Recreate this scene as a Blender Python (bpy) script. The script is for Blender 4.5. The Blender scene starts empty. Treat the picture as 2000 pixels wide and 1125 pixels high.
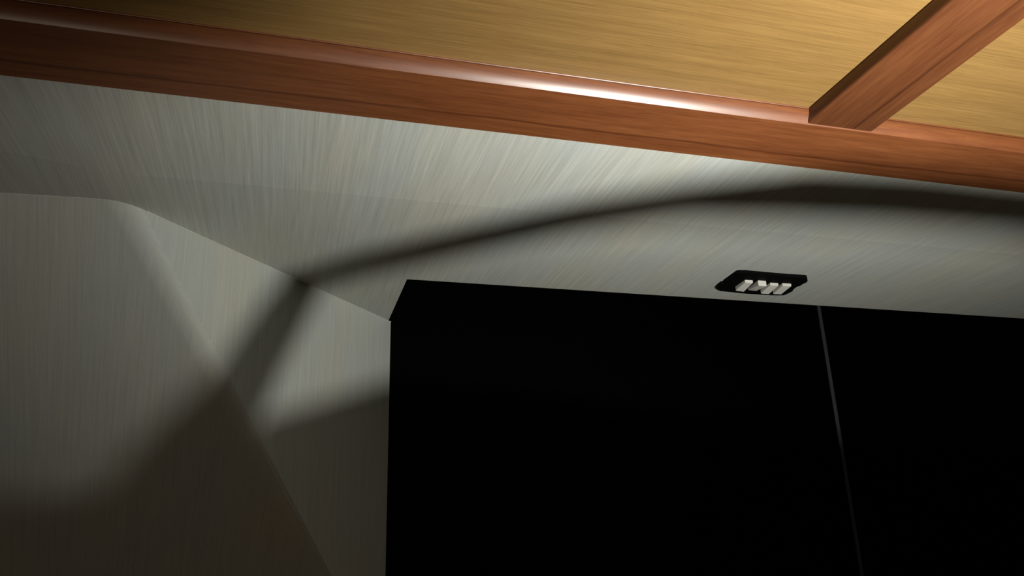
import bpy, bmesh, math, random
from mathutils import Vector, Matrix

random.seed(4)
S = 0.5            # metres per unit: the ceiling hangs S above the camera
CZ = 1.6           # camera height above the floor

def W(x, y, z):    # scene units (camera at the origin) -> metres
    return Vector((x * S, y * S, z * S + CZ))

# ------------------------------------------------------------------ camera
scene = bpy.context.scene
cam_data = bpy.data.cameras.new('camera')
cam_data.sensor_width = 36.0
cam_data.lens = 1572.6 / 2000 * 36.0
cam_data.clip_start = 0.01
cam = bpy.data.objects.new('camera', cam_data)
scene.collection.objects.link(cam)
R = Matrix(((0.9632, -0.2671, -0.0293), (0.0607, 0.3223, -0.9447), (0.2618, 0.9082, 0.3266)))
B = Matrix((R[0], -R[1], -R[2])).transposed()
cam.matrix_world = Matrix.Translation((0, 0, CZ)) @ B.to_4x4()
scene.camera = cam

# ------------------------------------------------------------------ world, light, exposure
world = bpy.data.worlds.new('night')
scene.world = world
world.use_nodes = True
world.node_tree.nodes['Background'].inputs[0].default_value = (0.0, 0.0, 0.0, 1)
world.node_tree.nodes['Background'].inputs[1].default_value = 0.0
scene.view_settings.view_transform = 'Standard'
scene.view_settings.look = 'None'
scene.view_settings.gamma = 1.0
scene.view_settings.use_curve_mapping = False
scene.view_settings.exposure = 0.0

LAMP = W(1.15, 0.50, -0.05)
ld = bpy.data.lights.new('lamp_bulb_light', 'SPOT')
ld.energy = 45.0
ld.spot_size = math.radians(143)
ld.spot_blend = 1.0
ld.shadow_soft_size = 0.0052
ld.color = (1.0, 0.985, 0.915)
lo = bpy.data.objects.new('lamp_bulb_light', ld)
lo.location = LAMP
lo.rotation_euler = Vector((0.15, 1.0, 1.12)).to_track_quat('-Z', 'Y').to_euler()
scene.collection.objects.link(lo)

nd = bpy.data.lights.new('fill_light', 'POINT')      # added warm fill, low behind the camera, no lamp body; lifts the dark areas
nd.energy = 6.0
nd.shadow_soft_size = 0.08
nd.color = (1.0, 0.85, 0.66)
no = bpy.data.objects.new('fill_light', nd)
no.location = W(-1.5, -0.8, -2.4)
scene.collection.objects.link(no)

# ------------------------------------------------------------------ helpers
def link(o):
    scene.collection.objects.link(o)
    return o

def mesh_obj(name, bm, mat=None, parent=None, smooth=False):
    me = bpy.data.meshes.new(name)
    bm.normal_update()
    bm.to_mesh(me)
    bm.free()
    if smooth:
        for p in me.polygons:
            p.use_smooth = True
    o = bpy.data.objects.new(name, me)
    if mat:
        me.materials.append(mat)
    if parent:
        o.parent = parent
    return link(o)

def empty(name, loc=(0, 0, 0)):
    o = bpy.data.objects.new(name, None)
    o.location = loc
    o.empty_display_size = 0.05
    return link(o)

def tag(o, label=None, cat=None, group=None, kind=None):
    if label: o['label'] = label
    if cat: o['category'] = cat
    if group: o['group'] = group
    if kind: o['kind'] = kind
    return o

def box_bm(a, b, bevel=0.0, seg=2):
    bm = bmesh.new()
    bmesh.ops.create_cube(bm, size=1.0)
    for v in bm.verts:
        v.co = Vector([(a[i] + b[i]) / 2 + v.co[i] * (b[i] - a[i]) for i in range(3)])
    if bevel:
        bmesh.ops.bevel(bm, geom=bm.edges[:], offset=bevel, segments=seg, affect='EDGES', profile=0.5)
    return bm

def wbox(a, b, bevel=0.0, seg=2):
    return box_bm(W(*a), W(*b), bevel, seg)

def tube_bm(pts, radii, n=12):
    bm = bmesh.new()
    rings = []
    for i, p in enumerate(pts):
        t = (pts[min(i + 1, len(pts) - 1)] - pts[max(i - 1, 0)]).normalized()
        u = t.orthogonal().normalized() if i == 0 else (rings[-1][1] - t * rings[-1][1].dot(t)).normalized()
        v = t.cross(u)
        rings.append(([bm.verts.new(p + radii[i] * (math.cos(2 * math.pi * k / n) * u + math.sin(2 * math.pi * k / n) * v)) for k in range(n)], u))
    for (a, _), (b, _) in zip(rings, rings[1:]):
        for k in range(n):
            bm.faces.new((a[k], a[(k + 1) % n], b[(k + 1) % n], b[k]))
    bm.faces.new(rings[0][0][::-1])
    bm.faces.new(rings[-1][0])
    return bm

def lathe_bm(profile, n=40, mat=Matrix.Identity(4)):
    bm = bmesh.new()
    rings = []
    for r, z in profile:
        if r < 1e-6:
            rings.append([bm.verts.new(mat @ Vector((0, 0, z)))])
        else:
            rings.append([bm.verts.new(mat @ Vector((r * math.cos(2 * math.pi * k / n), r * math.sin(2 * math.pi * k / n), z))) for k in range(n)])
    for a, b in zip(rings, rings[1:]):
        for k in range(n):
            q = [a[k % len(a)], a[(k + 1) % len(a)], b[(k + 1) % len(b)], b[k % len(b)]]
            q = list(dict.fromkeys(q))
            if len(q) > 2:
                bm.faces.new(q)
    bmesh.ops.recalc_face_normals(bm, faces=bm.faces[:])
    return bm

# ------------------------------------------------------------------ materials
class NT:
    def __init__(self, name):
        self.m = bpy.data.materials.new(name)
        self.m.use_nodes = True
        self.t = self.m.node_tree
        self.b = self.t.nodes['Principled BSDF']
    def n(self, kind, **kw):
        x = self.t.nodes.new(kind)
        for k, v in kw.items():
            setattr(x, k, v)
        return x
    def l(self, a, b):
        self.t.links.new(a, b)
    def math(self, op, a, b=None):
        x = self.n('ShaderNodeMath', operation=op)
        for i, q in enumerate((a, b)):
            if q is None: continue
            if isinstance(q, (int, float)): x.inputs[i].default_value = q
            else: self.l(q, x.inputs[i])
        return x.outputs[0]
    def noise(self, vec, scale, detail=3, rough=0.5):
        mp = self.n('ShaderNodeMapping')
        self.l(vec, mp.inputs['Vector'])
        mp.inputs['Scale'].default_value = scale
        x = self.n('ShaderNodeTexNoise')
        self.l(mp.outputs[0], x.inputs['Vector'])
        x.inputs['Scale'].default_value = 1.0
        x.inputs['Detail'].default_value = detail
        x.inputs['Roughness'].default_value = rough
        return x.outputs['Fac']
    def ramp(self, fac, stops):
        r = self.n('ShaderNodeValToRGB')
        e = r.color_ramp.elements
        while len(e) < len(stops): e.new(0.5)
        for q, (p, c) in zip(e, stops):
            q.position = p
            q.color = (*c, 1)
        self.l(fac, r.inputs[0])
        return r.outputs[0]
    def mix(self, fac, a, b, mode='MIX'):
        x = self.n('ShaderNodeMix', data_type='RGBA', blend_type=mode)
        for s, q in ((x.inputs[0], fac), (x.inputs[6], a), (x.inputs[7], b)):
            if isinstance(q, (int, float)): s.default_value = q
            elif isinstance(q, tuple): s.default_value = (*q, 1)
            else: self.l(q, s)
        return x.outputs[2]
    def bump(self, h, strength, dist):
        x = self.n('ShaderNodeBump')
        x.inputs['Strength'].default_value = strength
        x.inputs['Distance'].default_value = dist
        self.l(h, x.inputs['Height'])
        self.l(x.outputs[0], self.b.inputs['Normal'])

def paper(name, tint, contrast):
    m = NT(name)
    uv = m.n('ShaderNodeUVMap').outputs[0]
    a = m.noise(uv, (520, 8, 1), 4, 0.65)      # fine threads
    b = m.noise(uv, (190, 4, 1), 3, 0.55)       # slubs
    c = m.noise(uv, (700, 700, 1), 2, 0.6)    # weave speckle
    d = m.noise(uv, (7, 3, 1), 2, 0.5)        # broad mottling
    s = m.math('ADD', m.math('MULTIPLY', a, 0.5), m.math('MULTIPLY', b, 0.5))
    s = m.math('ADD', m.math('MULTIPLY', s, 0.8), m.math('MULTIPLY', c, 0.2))
    lo = tuple(t * (1 - contrast) for t in tint)
    hi = tuple(min(1, t * (1 + contrast)) for t in tint)
    col = m.ramp(s, [(0.3, lo), (0.5, tint), (0.7, hi)])
    warm = m.ramp(d, [(0.35, (0.94, 0.97, 1.0)), (0.65, (1.0, 0.98, 0.93))])
    m.l(m.mix(1.0, col, warm, 'MULTIPLY'), m.b.inputs['Base Color'])
    m.b.inputs['Roughness'].default_value = 0.75
    m.b.inputs['Specular IOR Level'].default_value = 0.25
    m.bump(s, 0.25, 0.0004)
    return m.m

def wood(name, dark, mid, light, axis, fine, coat, rough, streak=None):
    """axis 0: grain runs along X, axis 1: along Y"""
    m = NT(name)
    g = m.n('ShaderNodeNewGeometry').outputs['Position']
    def sc(al, ac):
        return (al, ac, ac) if axis == 0 else (ac, al, ac)
    a = m.noise(g, sc(11.0, fine), 4, 0.7)
    b = m.noise(g, sc(3.0, fine * 0.16), 3, 0.55)
    s = m.math('ADD', m.math('MULTIPLY', a, 0.68), m.math('MULTIPLY', b, 0.32))
    col = m.ramp(s, [(0.34, dark), (0.5, mid), (0.66, light)])
    pores = m.noise(g, sc(28.0, fine * 3.5), 2, 0.5)
    pf = m.ramp(pores, [(0.55, (1, 1, 1)), (0.72, (0.72, 0.66, 0.6))])
    col = m.mix(0.6, col, pf, 'MULTIPLY')
    if streak:
        sep = m.n('ShaderNodeSeparateXYZ')
        m.l(g, sep.inputs[0])
        w = m.noise(g, (2.5, 0.01, 0.01) if axis == 0 else (0.01, 2.5, 0.01), 3, 0.6)
        ac = sep.outputs[1] if axis == 0 else sep.outputs[0]
        dd = m.math('ABSOLUTE', m.math('SUBTRACT', m.math('SUBTRACT', ac, streak[0]), m.math('MULTIPLY', m.math('SUBTRACT', w, 0.5), streak[2])))
        k = m.ramp(m.math('DIVIDE', dd, streak[1]), [(0.0, (0.5, 0.42, 0.36)), (1.0, (1, 1, 1))])
        col = m.mix(1.0, col, k, 'MULTIPLY')
    m.l(col, m.b.inputs['Base Color'])
    m.b.inputs['Roughness'].default_value = rough
    m.b.inputs['Specular IOR Level'].default_value = 0.4
    m.b.inputs['Coat Weight'].default_value = coat
    m.b.inputs['Coat Roughness'].default_value = 0.4
    m.b.inputs['Coat IOR'].default_value = 1.65 if coat > 0.9 else 1.5
    m.bump(s, 0.12, 0.0005)
    return m.m

def plain(name, col, rough, metal=0.0, spec=0.5, var=0.08):
    m = NT(name)
    g = m.n('ShaderNodeNewGeometry').outputs['Position']
    f = m.noise(g, (40, 40, 40), 3, 0.5)
    m.l(m.ramp(f, [(0.3, tuple(c * (1 - var) for c in col)), (0.7, tuple(c * (1 + var) for c in col))]), m.b.inputs['Base Color'])
    m.b.inputs['Roughness'].default_value = rough
    m.b.inputs['Metallic'].default_value = metal
    m.b.inputs['Specular IOR Level'].default_value = spec
    return m.m

PAPER = (0.535, 0.55, 0.505)
M_paper_a = paper('wallpaper_ceiling_first', PAPER, 0.26)
M_paper_b = paper('wallpaper_ceiling_second', tuple(c * 0.93 for c in PAPER), 0.2)
M_paper_w = paper('wallpaper_wall', tuple(c * 0.95 for c in PAPER), 0.16)
M_yellow = wood('yellow_veneer', (0.175, 0.10, 0.031), (0.24, 0.14, 0.045), (0.30, 0.18, 0.060), 0, 620, 0.25, 0.42)
M_rail = wood('red_wood_rail', (0.145, 0.042, 0.012), (0.195, 0.061, 0.018), (0.245, 0.083, 0.026), 0, 150, 1.0, 0.38,
              (1.553 * S, 0.0035, 0.02))
M_batten = wood('red_wood_batten', (0.085, 0.025, 0.0075), (0.11, 0.035, 0.011), (0.14, 0.049, 0.016), 1, 150, 0.15, 0.5,
                (1.268 * S, 0.0035, 0.012))
M_black = plain('black_lacquer', (0.0006, 0.0005, 0.0005), 0.6, 0, 0.02)
M_patch = plain('dark_brown_patch', (0.003, 0.0012, 0.0014), 0.6, 0, 0.02)
M_steel = plain('grey_metal_strip', (0.045, 0.045, 0.048), 0.5, 0.0)
M_plate = plain('black_plastic', (0.0025, 0.0025, 0.0026), 0.8, 0, 0.05)
M_cream = plain('cream_plastic', (0.76, 0.75, 0.68), 0.5)
M_outer = plain('dim_wall_paint', (0.20, 0.16, 0.12), 0.8)
M_floor = wood('floor_boards', (0.10, 0.06, 0.03), (0.16, 0.10, 0.05), (0.2, 0.13, 0.07), 1, 60, 0.1, 0.5)
M_bead = plain('pale_bead', (0.62, 0.63, 0.58), 0.6)
M_lampblack = plain('lamp_black_metal', (0.006, 0.006, 0.006), 0.6)
M_bulb = plain('frosted_glass', (0.8, 0.78, 0.72), 0.4)

# ------------------------------------------------------------------ setting: papered ceiling
c0 = Vector((-0.474, 2.258, 1.0))                     # where ceiling, left wall and slanted crease meet
e = Vector((-0.9443, 0.3080, 0.1159)); e.normalize()  # top edge of the left wall, running left
cr = Vector((0.459, 0.541, -0.704)); cr.normalize()   # crease running down
d2 = Vector((0.883, 1.04, 0.0)); d2.normalize()       # along the angled wall
TL = c0 + e * (1.5 / -e.x)
th = math.radians(7)
YA = 1.50
SEAM = 2.088
XR = 4.4
def p2(x, y):   # left part of the ceiling, tilted up away from the room
    return Vector((x, y, 1.0 + (-0.474 - x) * math.tan(th)))

def sheet(name, polys, mat, parent, uvf, crease=None, bev=0.0, thick=0.003, seg=10):
    bm = bmesh.new()
    cache = {}
    def V(p):
        k = tuple(round(q, 4) for q in p)
        if k not in cache:
            cache[k] = bm.verts.new(W(*p))
        return cache[k]
    uvl = bm.loops.layers.uv.new('UVMap')
    for i, poly in enumerate(polys):
        f = bm.faces.new([V(p) for p in poly])
        for lp, p in zip(f.loops, poly):
            lp[uvl].uv = uvf(i, Vector(p) * S)
    if crease:
        ed = [x for x in bm.edges if len(x.link_faces) == 2]
        bmesh.ops.bevel(bm, geom=ed, offset=bev, segments=seg, affect='EDGES', profile=0.5)
    o = mesh_obj(name, bm, mat, parent, smooth=True)
    if thick:
        so = o.modifiers.new('thickness', 'SOLIDIFY')
        so.thickness = thick
        so.offset = -1
    wn = o.modifiers.new('weighted_normals', 'WEIGHTED_NORMAL')
    wn.weight = 100
    return o

ceiling = tag(empty('ceiling', W(1.5, 1.5, 1.0)), kind='structure')
def keep(o, parent):     # parent without moving
    o.parent = parent
    o.matrix_parent_inverse = Matrix.Translation(-Vector(parent.location))
    return o
uv_ceiling = lambda i, p: (p.x, p.y)
A = sheet('wallpaper_strip', [
    [(XR, YA, 1), (-0.474, YA, 1), (-0.474, SEAM, 1), (XR, SEAM, 1)],
    [(-0.474, YA, 1), tuple(p2(TL.x, YA)), tuple(p2(TL.x, SEAM)), (-0.474, SEAM, 1)],
], M_paper_a, None, uv_ceiling, True, 0.05)
NX, NY = 0.397, 2.753                   # corner of the slot in the ceiling that the wardrobe rises into
EX = c0 + d2 * ((NX - c0.x) / d2.x)
ZB = 0.9985
Bs = sheet('wallpaper_strip', [
    [(XR, SEAM, ZB), (-0.474, SEAM, ZB), (-0.474, 2.258, ZB), (EX.x, EX.y + 0.02, ZB), (NX, NY, ZB), (XR, NY, ZB)],
    [(-0.474, SEAM, ZB), tuple(p2(TL.x, SEAM) - Vector((0, 0, .0015))), tuple(p2(TL.x, TL.y) - Vector((0, 0, .0015))), (-0.474, 2.258, ZB)],
], M_paper_b, None, uv_ceiling, True, 0.05)
keep(A, ceiling); keep(Bs, ceiling)

# yellow veneer sheets of the near ceiling, either side of the batten
TY0, TY1, TZ = 1.412, 1.612, 0.965      # rail: near side, far side, underside
BX0, BX1 = 1.144, 1.325                 # batten
for x0, x1 in ((-2.0, (BX0 + BX1) / 2 - 0.002), ((BX0 + BX1) / 2 + 0.002, XR)):
    keep(mesh_obj('veneer_panel', wbox((x0, -3.0, 1.0), (x1, TY0 + 0.05, 1.012)), M_yellow), ceiling)

# ------------------------------------------------------------------ setting: trim
prof = [(TY0 - 0.0145, 1.003), (TY0 - 0.0150, 0.9985), (TY0 - 0.0140, 0.9972), (TY0 - 0.0118, 0.9965)]   # small bead, then a hollow-ended curve
Rr = 0.0315 / (math.sin(math.radians(47)) - math.sin(math.radians(12)))
for k in range(11):
    an = math.radians(12 + 35 * k / 10)
    prof.append((TY0 + 0.004 + Rr * (math.cos(math.radians(47)) - math.cos(an)), TZ + Rr * (math.sin(math.radians(47)) - math.sin(an))))
NS = len(prof)
prof += [(TY1 - 0.002, TZ), (TY1, TZ + 0.002), (TY1, 1.30), (TY0 + 0.06, 1.30), (TY0 + 0.06, 1.003)]
bm = bmesh.new()
NX_ = 24
rows = [[bm.verts.new(W(-2.0 + (XR + 2.0) * i / NX_, y, z)) for y, z in prof] for i in range(NX_ + 1)]
for r0, r1 in zip(rows, rows[1:]):
    for k in range(len(prof)):
        j = (k + 1) % len(prof)
        f = bm.faces.new((r0[k], r0[j], r1[j], r1[k]))
        f.smooth = k < NS - 1
bm.faces.new(rows[0][::-1]); bm.faces.new(rows[-1])
bmesh.ops.recalc_face_normals(bm, faces=bm.faces[:])
for ed in bm.edges:
    ks = [v for v in ed.verts]
    if len(ed.link_faces) == 2 and ed.link_faces[0].smooth != ed.link_faces[1].smooth:
        ed.smooth = False
rail = mesh_obj('trim_1', bm, M_rail)
tag(rail, 'long reddish brown wooden rail between yellow ceiling and grey papered ceiling', kind='structure')
batten = mesh_obj('trim_2', wbox((BX0, -3.0, TZ + 0.001), (BX1, TY0 + 0.004, 1.002)), M_batten)
tag(batten, 'reddish brown wooden batten crossing the yellow ceiling towards the rail', kind='structure')
bv = batten.modifiers.new('rounded_edges', 'BEVEL'); bv.width = 0.003; bv.segments = 3; bv.limit_method = 'ANGLE'
batten.data.polygons.foreach_set('use_smooth', [True] * len(batten.data.polygons))

# ------------------------------------------------------------------ setting: papered walls
CB = c0 + cr * 1.95
sdir = Vector((-0.0912, 0.7456, -0.6601)).normalized()
n1 = Vector((-0.2984, -0.6529, -0.6962)).normalized()
udir = sdir.cross(n1).normalized()
if udir.x < 0: udir = -udir
kx = 1.0 / d2.x
def uv_wall(i, p):
    q = p - c0 * S
    if i == 0: return (q.dot(udir), q.dot(sdir))
    return (q.x * kx, -q.z)
E2t = c0 + d2 * ((0.409 - c0.x) / d2.x)
wl = sheet('wall_left', [
    [tuple(TL), tuple(TL + cr * 1.95), tuple(CB), tuple(c0)],
    [tuple(c0), tuple(CB), (E2t.x, E2t.y, CB.z), tuple(E2t)],
], M_paper_w, None, uv_wall, True, 0.026, 0.004, 14)
tag(wl, 'grey textured papered wall with a soft slanted fold at left', kind='structure')

for p, q in ((c0 + e * 0.07, TL), (c0 + d2 * 0.08, E2t)):      # pale bead where the wall paper meets the ceiling
    off = Vector((0.001, -0.002, -0.002))
    bd = mesh_obj('edge_bead', tube_bm([W(*(p + off)), W(*((p + q) / 2 + off)), W(*(q + off))], [0.0008] * 3, 6), M_bead)
    bd.parent = wl

# ------------------------------------------------------------------ setting: the rest of the room, out of view
FL = -CZ / S
tag(mesh_obj('floor', wbox((-2.1, -3.1, FL - 0.04), (XR + 0.1, 5.2, FL)), M_floor), kind='structure')
tag(mesh_obj('wall_right', wbox((XR, -3.0, FL), (XR + 0.05, 3.5, 1.3)), M_outer), kind='structure')
tag(mesh_obj('wall_back', wbox((-2.05, -3.05, FL), (XR + 0.05, -3.0, 1.3)), M_outer), kind='structure')
tag(mesh_obj('wall_outer', wbox((-2.05, -3.0, FL), (-2.0, 5.0, 1.3)), M_outer), kind='structure')
tag(mesh_obj('wall_front', wbox((-2.0, 4.9, FL), (XR, 4.95, 1.3)), M_outer), kind='structure')

# ------------------------------------------------------------------ tall black cabinet
CX0, CX1, CY0, CY1 = 0.4095, 4.35, 3.302, 4.3
SC = CY0 / 2.753
cab = empty('tall_wardrobe', W((CX0 + CX1) / 2, (CY0 + CY1) / 2, FL))
tag(cab, 'tall black two-door wardrobe rising past the edge of the grey papered ceiling', 'wardrobe')
DT = 0.05
SX = 2.133 * SC
CT = 1.30
keep(mesh_obj('body', wbox((CX0, CY0 + DT, FL), (CX1, CY1, CT), 0.002), M_black), cab)
keep(mesh_obj('door', wbox((CX0, CY0, FL + .12), (SX - 0.011, CY0 + DT, CT), 0.0015), M_black), cab)
keep(mesh_obj('door', wbox((SX + 0.011, CY0, FL + .12), (CX1, CY0 + DT, CT), 0.0015), M_black), cab)
st = keep(mesh_obj('edge_strip', wbox((SX - 0.009, CY0 + 0.001, FL + .12), (SX + 0.009, CY0 + DT, CT)), M_steel), cab)
tag(st, 'thin grey strip in the joint between the doors')
keep(mesh_obj('plinth', wbox((CX0 + .02, CY0 + .06, FL), (CX1, CY0 + .1, FL + .12)), M_black), cab)
ins = mesh_obj('brown_patch', wbox((0.965 * SC, CY0 - 0.002, -0.9), (1.44 * SC, CY0 + 0.004, 0.43 * SC), 0.0008), M_patch)  # thin dark brown slab laid over the left door front
tag(ins, 'faintly brownish patch on the left door')
keep(ins, cab)

# ------------------------------------------------------------------ switch plate with four rockers
outline = [(1.5735, 2.6086), (1.5700, 2.5700), (1.5800, 2.5640), (1.5711, 2.546), (1.5665, 2.4523), (1.5716, 2.443), (1.5944, 2.4386), (1.7019, 2.443), (1.7814, 2.4448), (1.8547, 2.4422), (1.8676, 2.4513), (1.883, 2.4719), (1.8889, 2.4885), (1.8858, 2.5071), (1.8886, 2.5278), (1.882, 2.5382), (1.8863, 2.5683), (1.8971, 2.5914), (1.8954, 2.6237), (1.8922, 2.6438), (1.8485, 2.6519), (1.7343, 2.6538), (1.6059, 2.6428), (1.5848, 2.625)]
sw = empty('switch_panel', W(1.73, 2.55, 0.998))
tag(sw, 'black switch plate with four cream rockers set in the grey papered ceiling', 'switch')
PZ = 0.986
outline = [(x * PZ / 0.992, y * PZ / 0.992) for x, y in outline]
bm = bmesh.new()
bot = [bm.verts.new(W(x, y, PZ)) for x, y in outline]
top = [bm.verts.new(W(x, y, 0.9995)) for x, y in outline]
bm.faces.new(bot)
bm.faces.new(top[::-1])
for i in range(len(bot)):
    j = (i + 1) % len(bot)
    bm.faces.new((bot[i], top[i], top[j], bot[j]))
bmesh.ops.recalc_face_normals(bm, faces=bm.faces[:])
keep(mesh_obj('plate', bm, M_plate), sw)
# each rocker: (near-left, near-right, far-right, far-left) plan points and heights of its face
rockers = [
    ((1.6249, 2.4899), (1.6571, 2.4896), (1.6684, 2.5751), (1.63, 2.57), 0.976, 0.970),
    ((1.6773, 2.4862), (1.7108, 2.4858), (1.7290, 2.5840), (1.6900, 2.5792), 0.965, 0.980),
    ((1.7383, 2.5007), (1.7732, 2.5001), (1.7822, 2.582), (1.7464, 2.5823), 0.976, 0.970),
    ((1.789, 2.4971), (1.8262, 2.4961), (1.8327, 2.5757), (1.7984, 2.5789), 0.976, 0.970),
]
for k, (a, b, c, d, hn, hf) in enumerate(rockers):
    bm = bmesh.new()
    lowr = [bm.verts.new(W(*p, h)) for p, h in ((a, hn), (b, hn), (c, hf), (d, hf))]
    up = [bm.verts.new(W(*p, 0.991)) for p in (a, b, c, d)]
    # stepped cap at the near end, as on the real keys
    bm.faces.new(lowr); bm.faces.new(up[::-1])
    for i in range(4):
        j = (i + 1) % 4
        bm.faces.new((lowr[i], up[i], up[j], lowr[j]))
    bmesh.ops.recalc_face_normals(bm, faces=bm.faces[:])
    bmesh.ops.bevel(bm, geom=bm.edges[:], offset=0.0006, segments=2, affect='EDGES')
    o = keep(mesh_obj('rocker', bm, M_cream), sw)
    if k == 1:
        tag(o, 'second rocker from the left, pressed the other way')

# ------------------------------------------------------------------ the lamp that lights the corner (out of view, lower right)
lamp = empty('reading_lamp', (LAMP.x, LAMP.y, 0.0))
tag(lamp, 'black floor lamp with an open tilted cup and bent arm', 'lamp')
T = Matrix.Translation(LAMP)
rc = 0.17
RIM = [(-180, .05), (-60, .1), (0, .26), (14.8, .275), (29, .205), (32.4, .113), (36, .0954), (60, .08), (180, .05)]   # azimuth left of forward, rise of the rim
def rim(az):
    for (a0, h0), (a1, h1) in zip(RIM, RIM[1:]):
        if a0 <= az <= a1:
            return h0 + (h1 - h0) * (az - a0) / (a1 - a0)
bm = bmesh.new()
NB = 180
rows = []
for kind in range(4):
    row = []
    for k in range(NB):
        az = -180 + 360 * k / NB
        a = math.radians(az)
        r, z = [(0.02, -0.15), (0.13, -0.10), (rc, -0.02), (rc, rc * rim(az))][kind]
        row.append(bm.verts.new(LAMP + Vector((-math.sin(a) * r, math.cos(a) * r, z))))
    rows.append(row)
for a, b in zip(rows, rows[1:]):
    for k in range(NB):
        bm.faces.new((a[k], a[(k + 1) % NB], b[(k + 1) % NB], b[k]))
bm.faces.new(rows[0])
bmesh.ops.recalc_face_normals(bm, faces=bm.faces[:])
o = keep(mesh_obj('bowl_shade', bm, M_lampblack, smooth=True), lamp)
so = o.modifiers.new('thickness', 'SOLIDIFY'); so.thickness = 0.002
# added blocker beside the bulb, shaped to darken the left end of the wood
FE = [(65, .3), (59, .5), (52.5, .6), (58, .69), (63, .85), (60, 1.1), (52, 1.6), (42, 2.2)]
FD = 0.05
bm = bmesh.new()
inner, outer = [], []
for az, t in FE:
    for lst, az2 in ((inner, az), (outer, az + 60)):
        a = math.radians(az2)
        lst.append(bm.verts.new(LAMP + FD * Vector((-math.sin(a), math.cos(a), t)).normalized()))
for i in range(len(FE) - 1):
    bm.faces.new((inner[i], inner[i + 1], outer[i + 1], outer[i]))
o = keep(mesh_obj('light_blocker', bm, M_lampblack), lamp)
so = o.modifiers.new('thickness', 'SOLIDIFY'); so.thickness = 0.0006
keep(mesh_obj('bulb', lathe_bm([(0, -0.15), (0.012, -0.148), (0.012, -0.06), (0.02, -0.045), (0.02, -0.03), (0.012, -0.015), (0, -0.012)], 20, T), M_bulb, smooth=True), lamp)
foot = T @ Vector((0, 0, -0.152))
keep(mesh_obj('pole', tube_bm([Vector((foot.x, foot.y, 0.02)), foot], [0.009, 0.009]), M_lampblack, smooth=True), lamp)
keep(mesh_obj('base', lathe_bm([(0, 0), (0.13, 0), (0.13, 0.012), (0.12, 0.02), (0, 0.022)], 40, Matrix.Translation((foot.x, foot.y, 0))), M_lampblack), lamp)
shadow_line = [((3.2, 2.15, 1.0), .15, .10), ((2.6, 1.81, 1.0), .15, .10), ((2.225, 1.76, 1.0), .125, .09), ((1.74, 1.775, 1.0), .13, .09), ((1.4, 1.815, 1.0), .13, .09), ((1.1, 1.925, 1.0), .092, .095),
               ((.8, 2.12, 1.0), .08, .11), ((.513, 2.37, 1.0), .08, .115), ((.2, 2.66, 1.0), .085, .12), ((.05, 2.82, .98), .09, .13),
               ((-0.02, 2.79, .86), .10, .13), ((-.09, 2.71, .69), .11, .13), ((-.15, 2.66, .555), .12, .13), ((-.25, 2.765, .447), .11, .13), ((-.33, 2.87, .347), .11, .13), ((-.39, 3.0, .24), .11, .13)]
Lu = Vector((1.15, 0.50, -0.05))
arm_pts, arm_r = [], []
for p, w, K in shadow_line:
    q = Lu + (Vector(p) - Lu) * K
    arm_pts.append(W(*q)); arm_r.append(w * K * S)
keep(mesh_obj('bent_arm', tube_bm(arm_pts, arm_r, 14), M_lampblack, smooth=True), lamp)
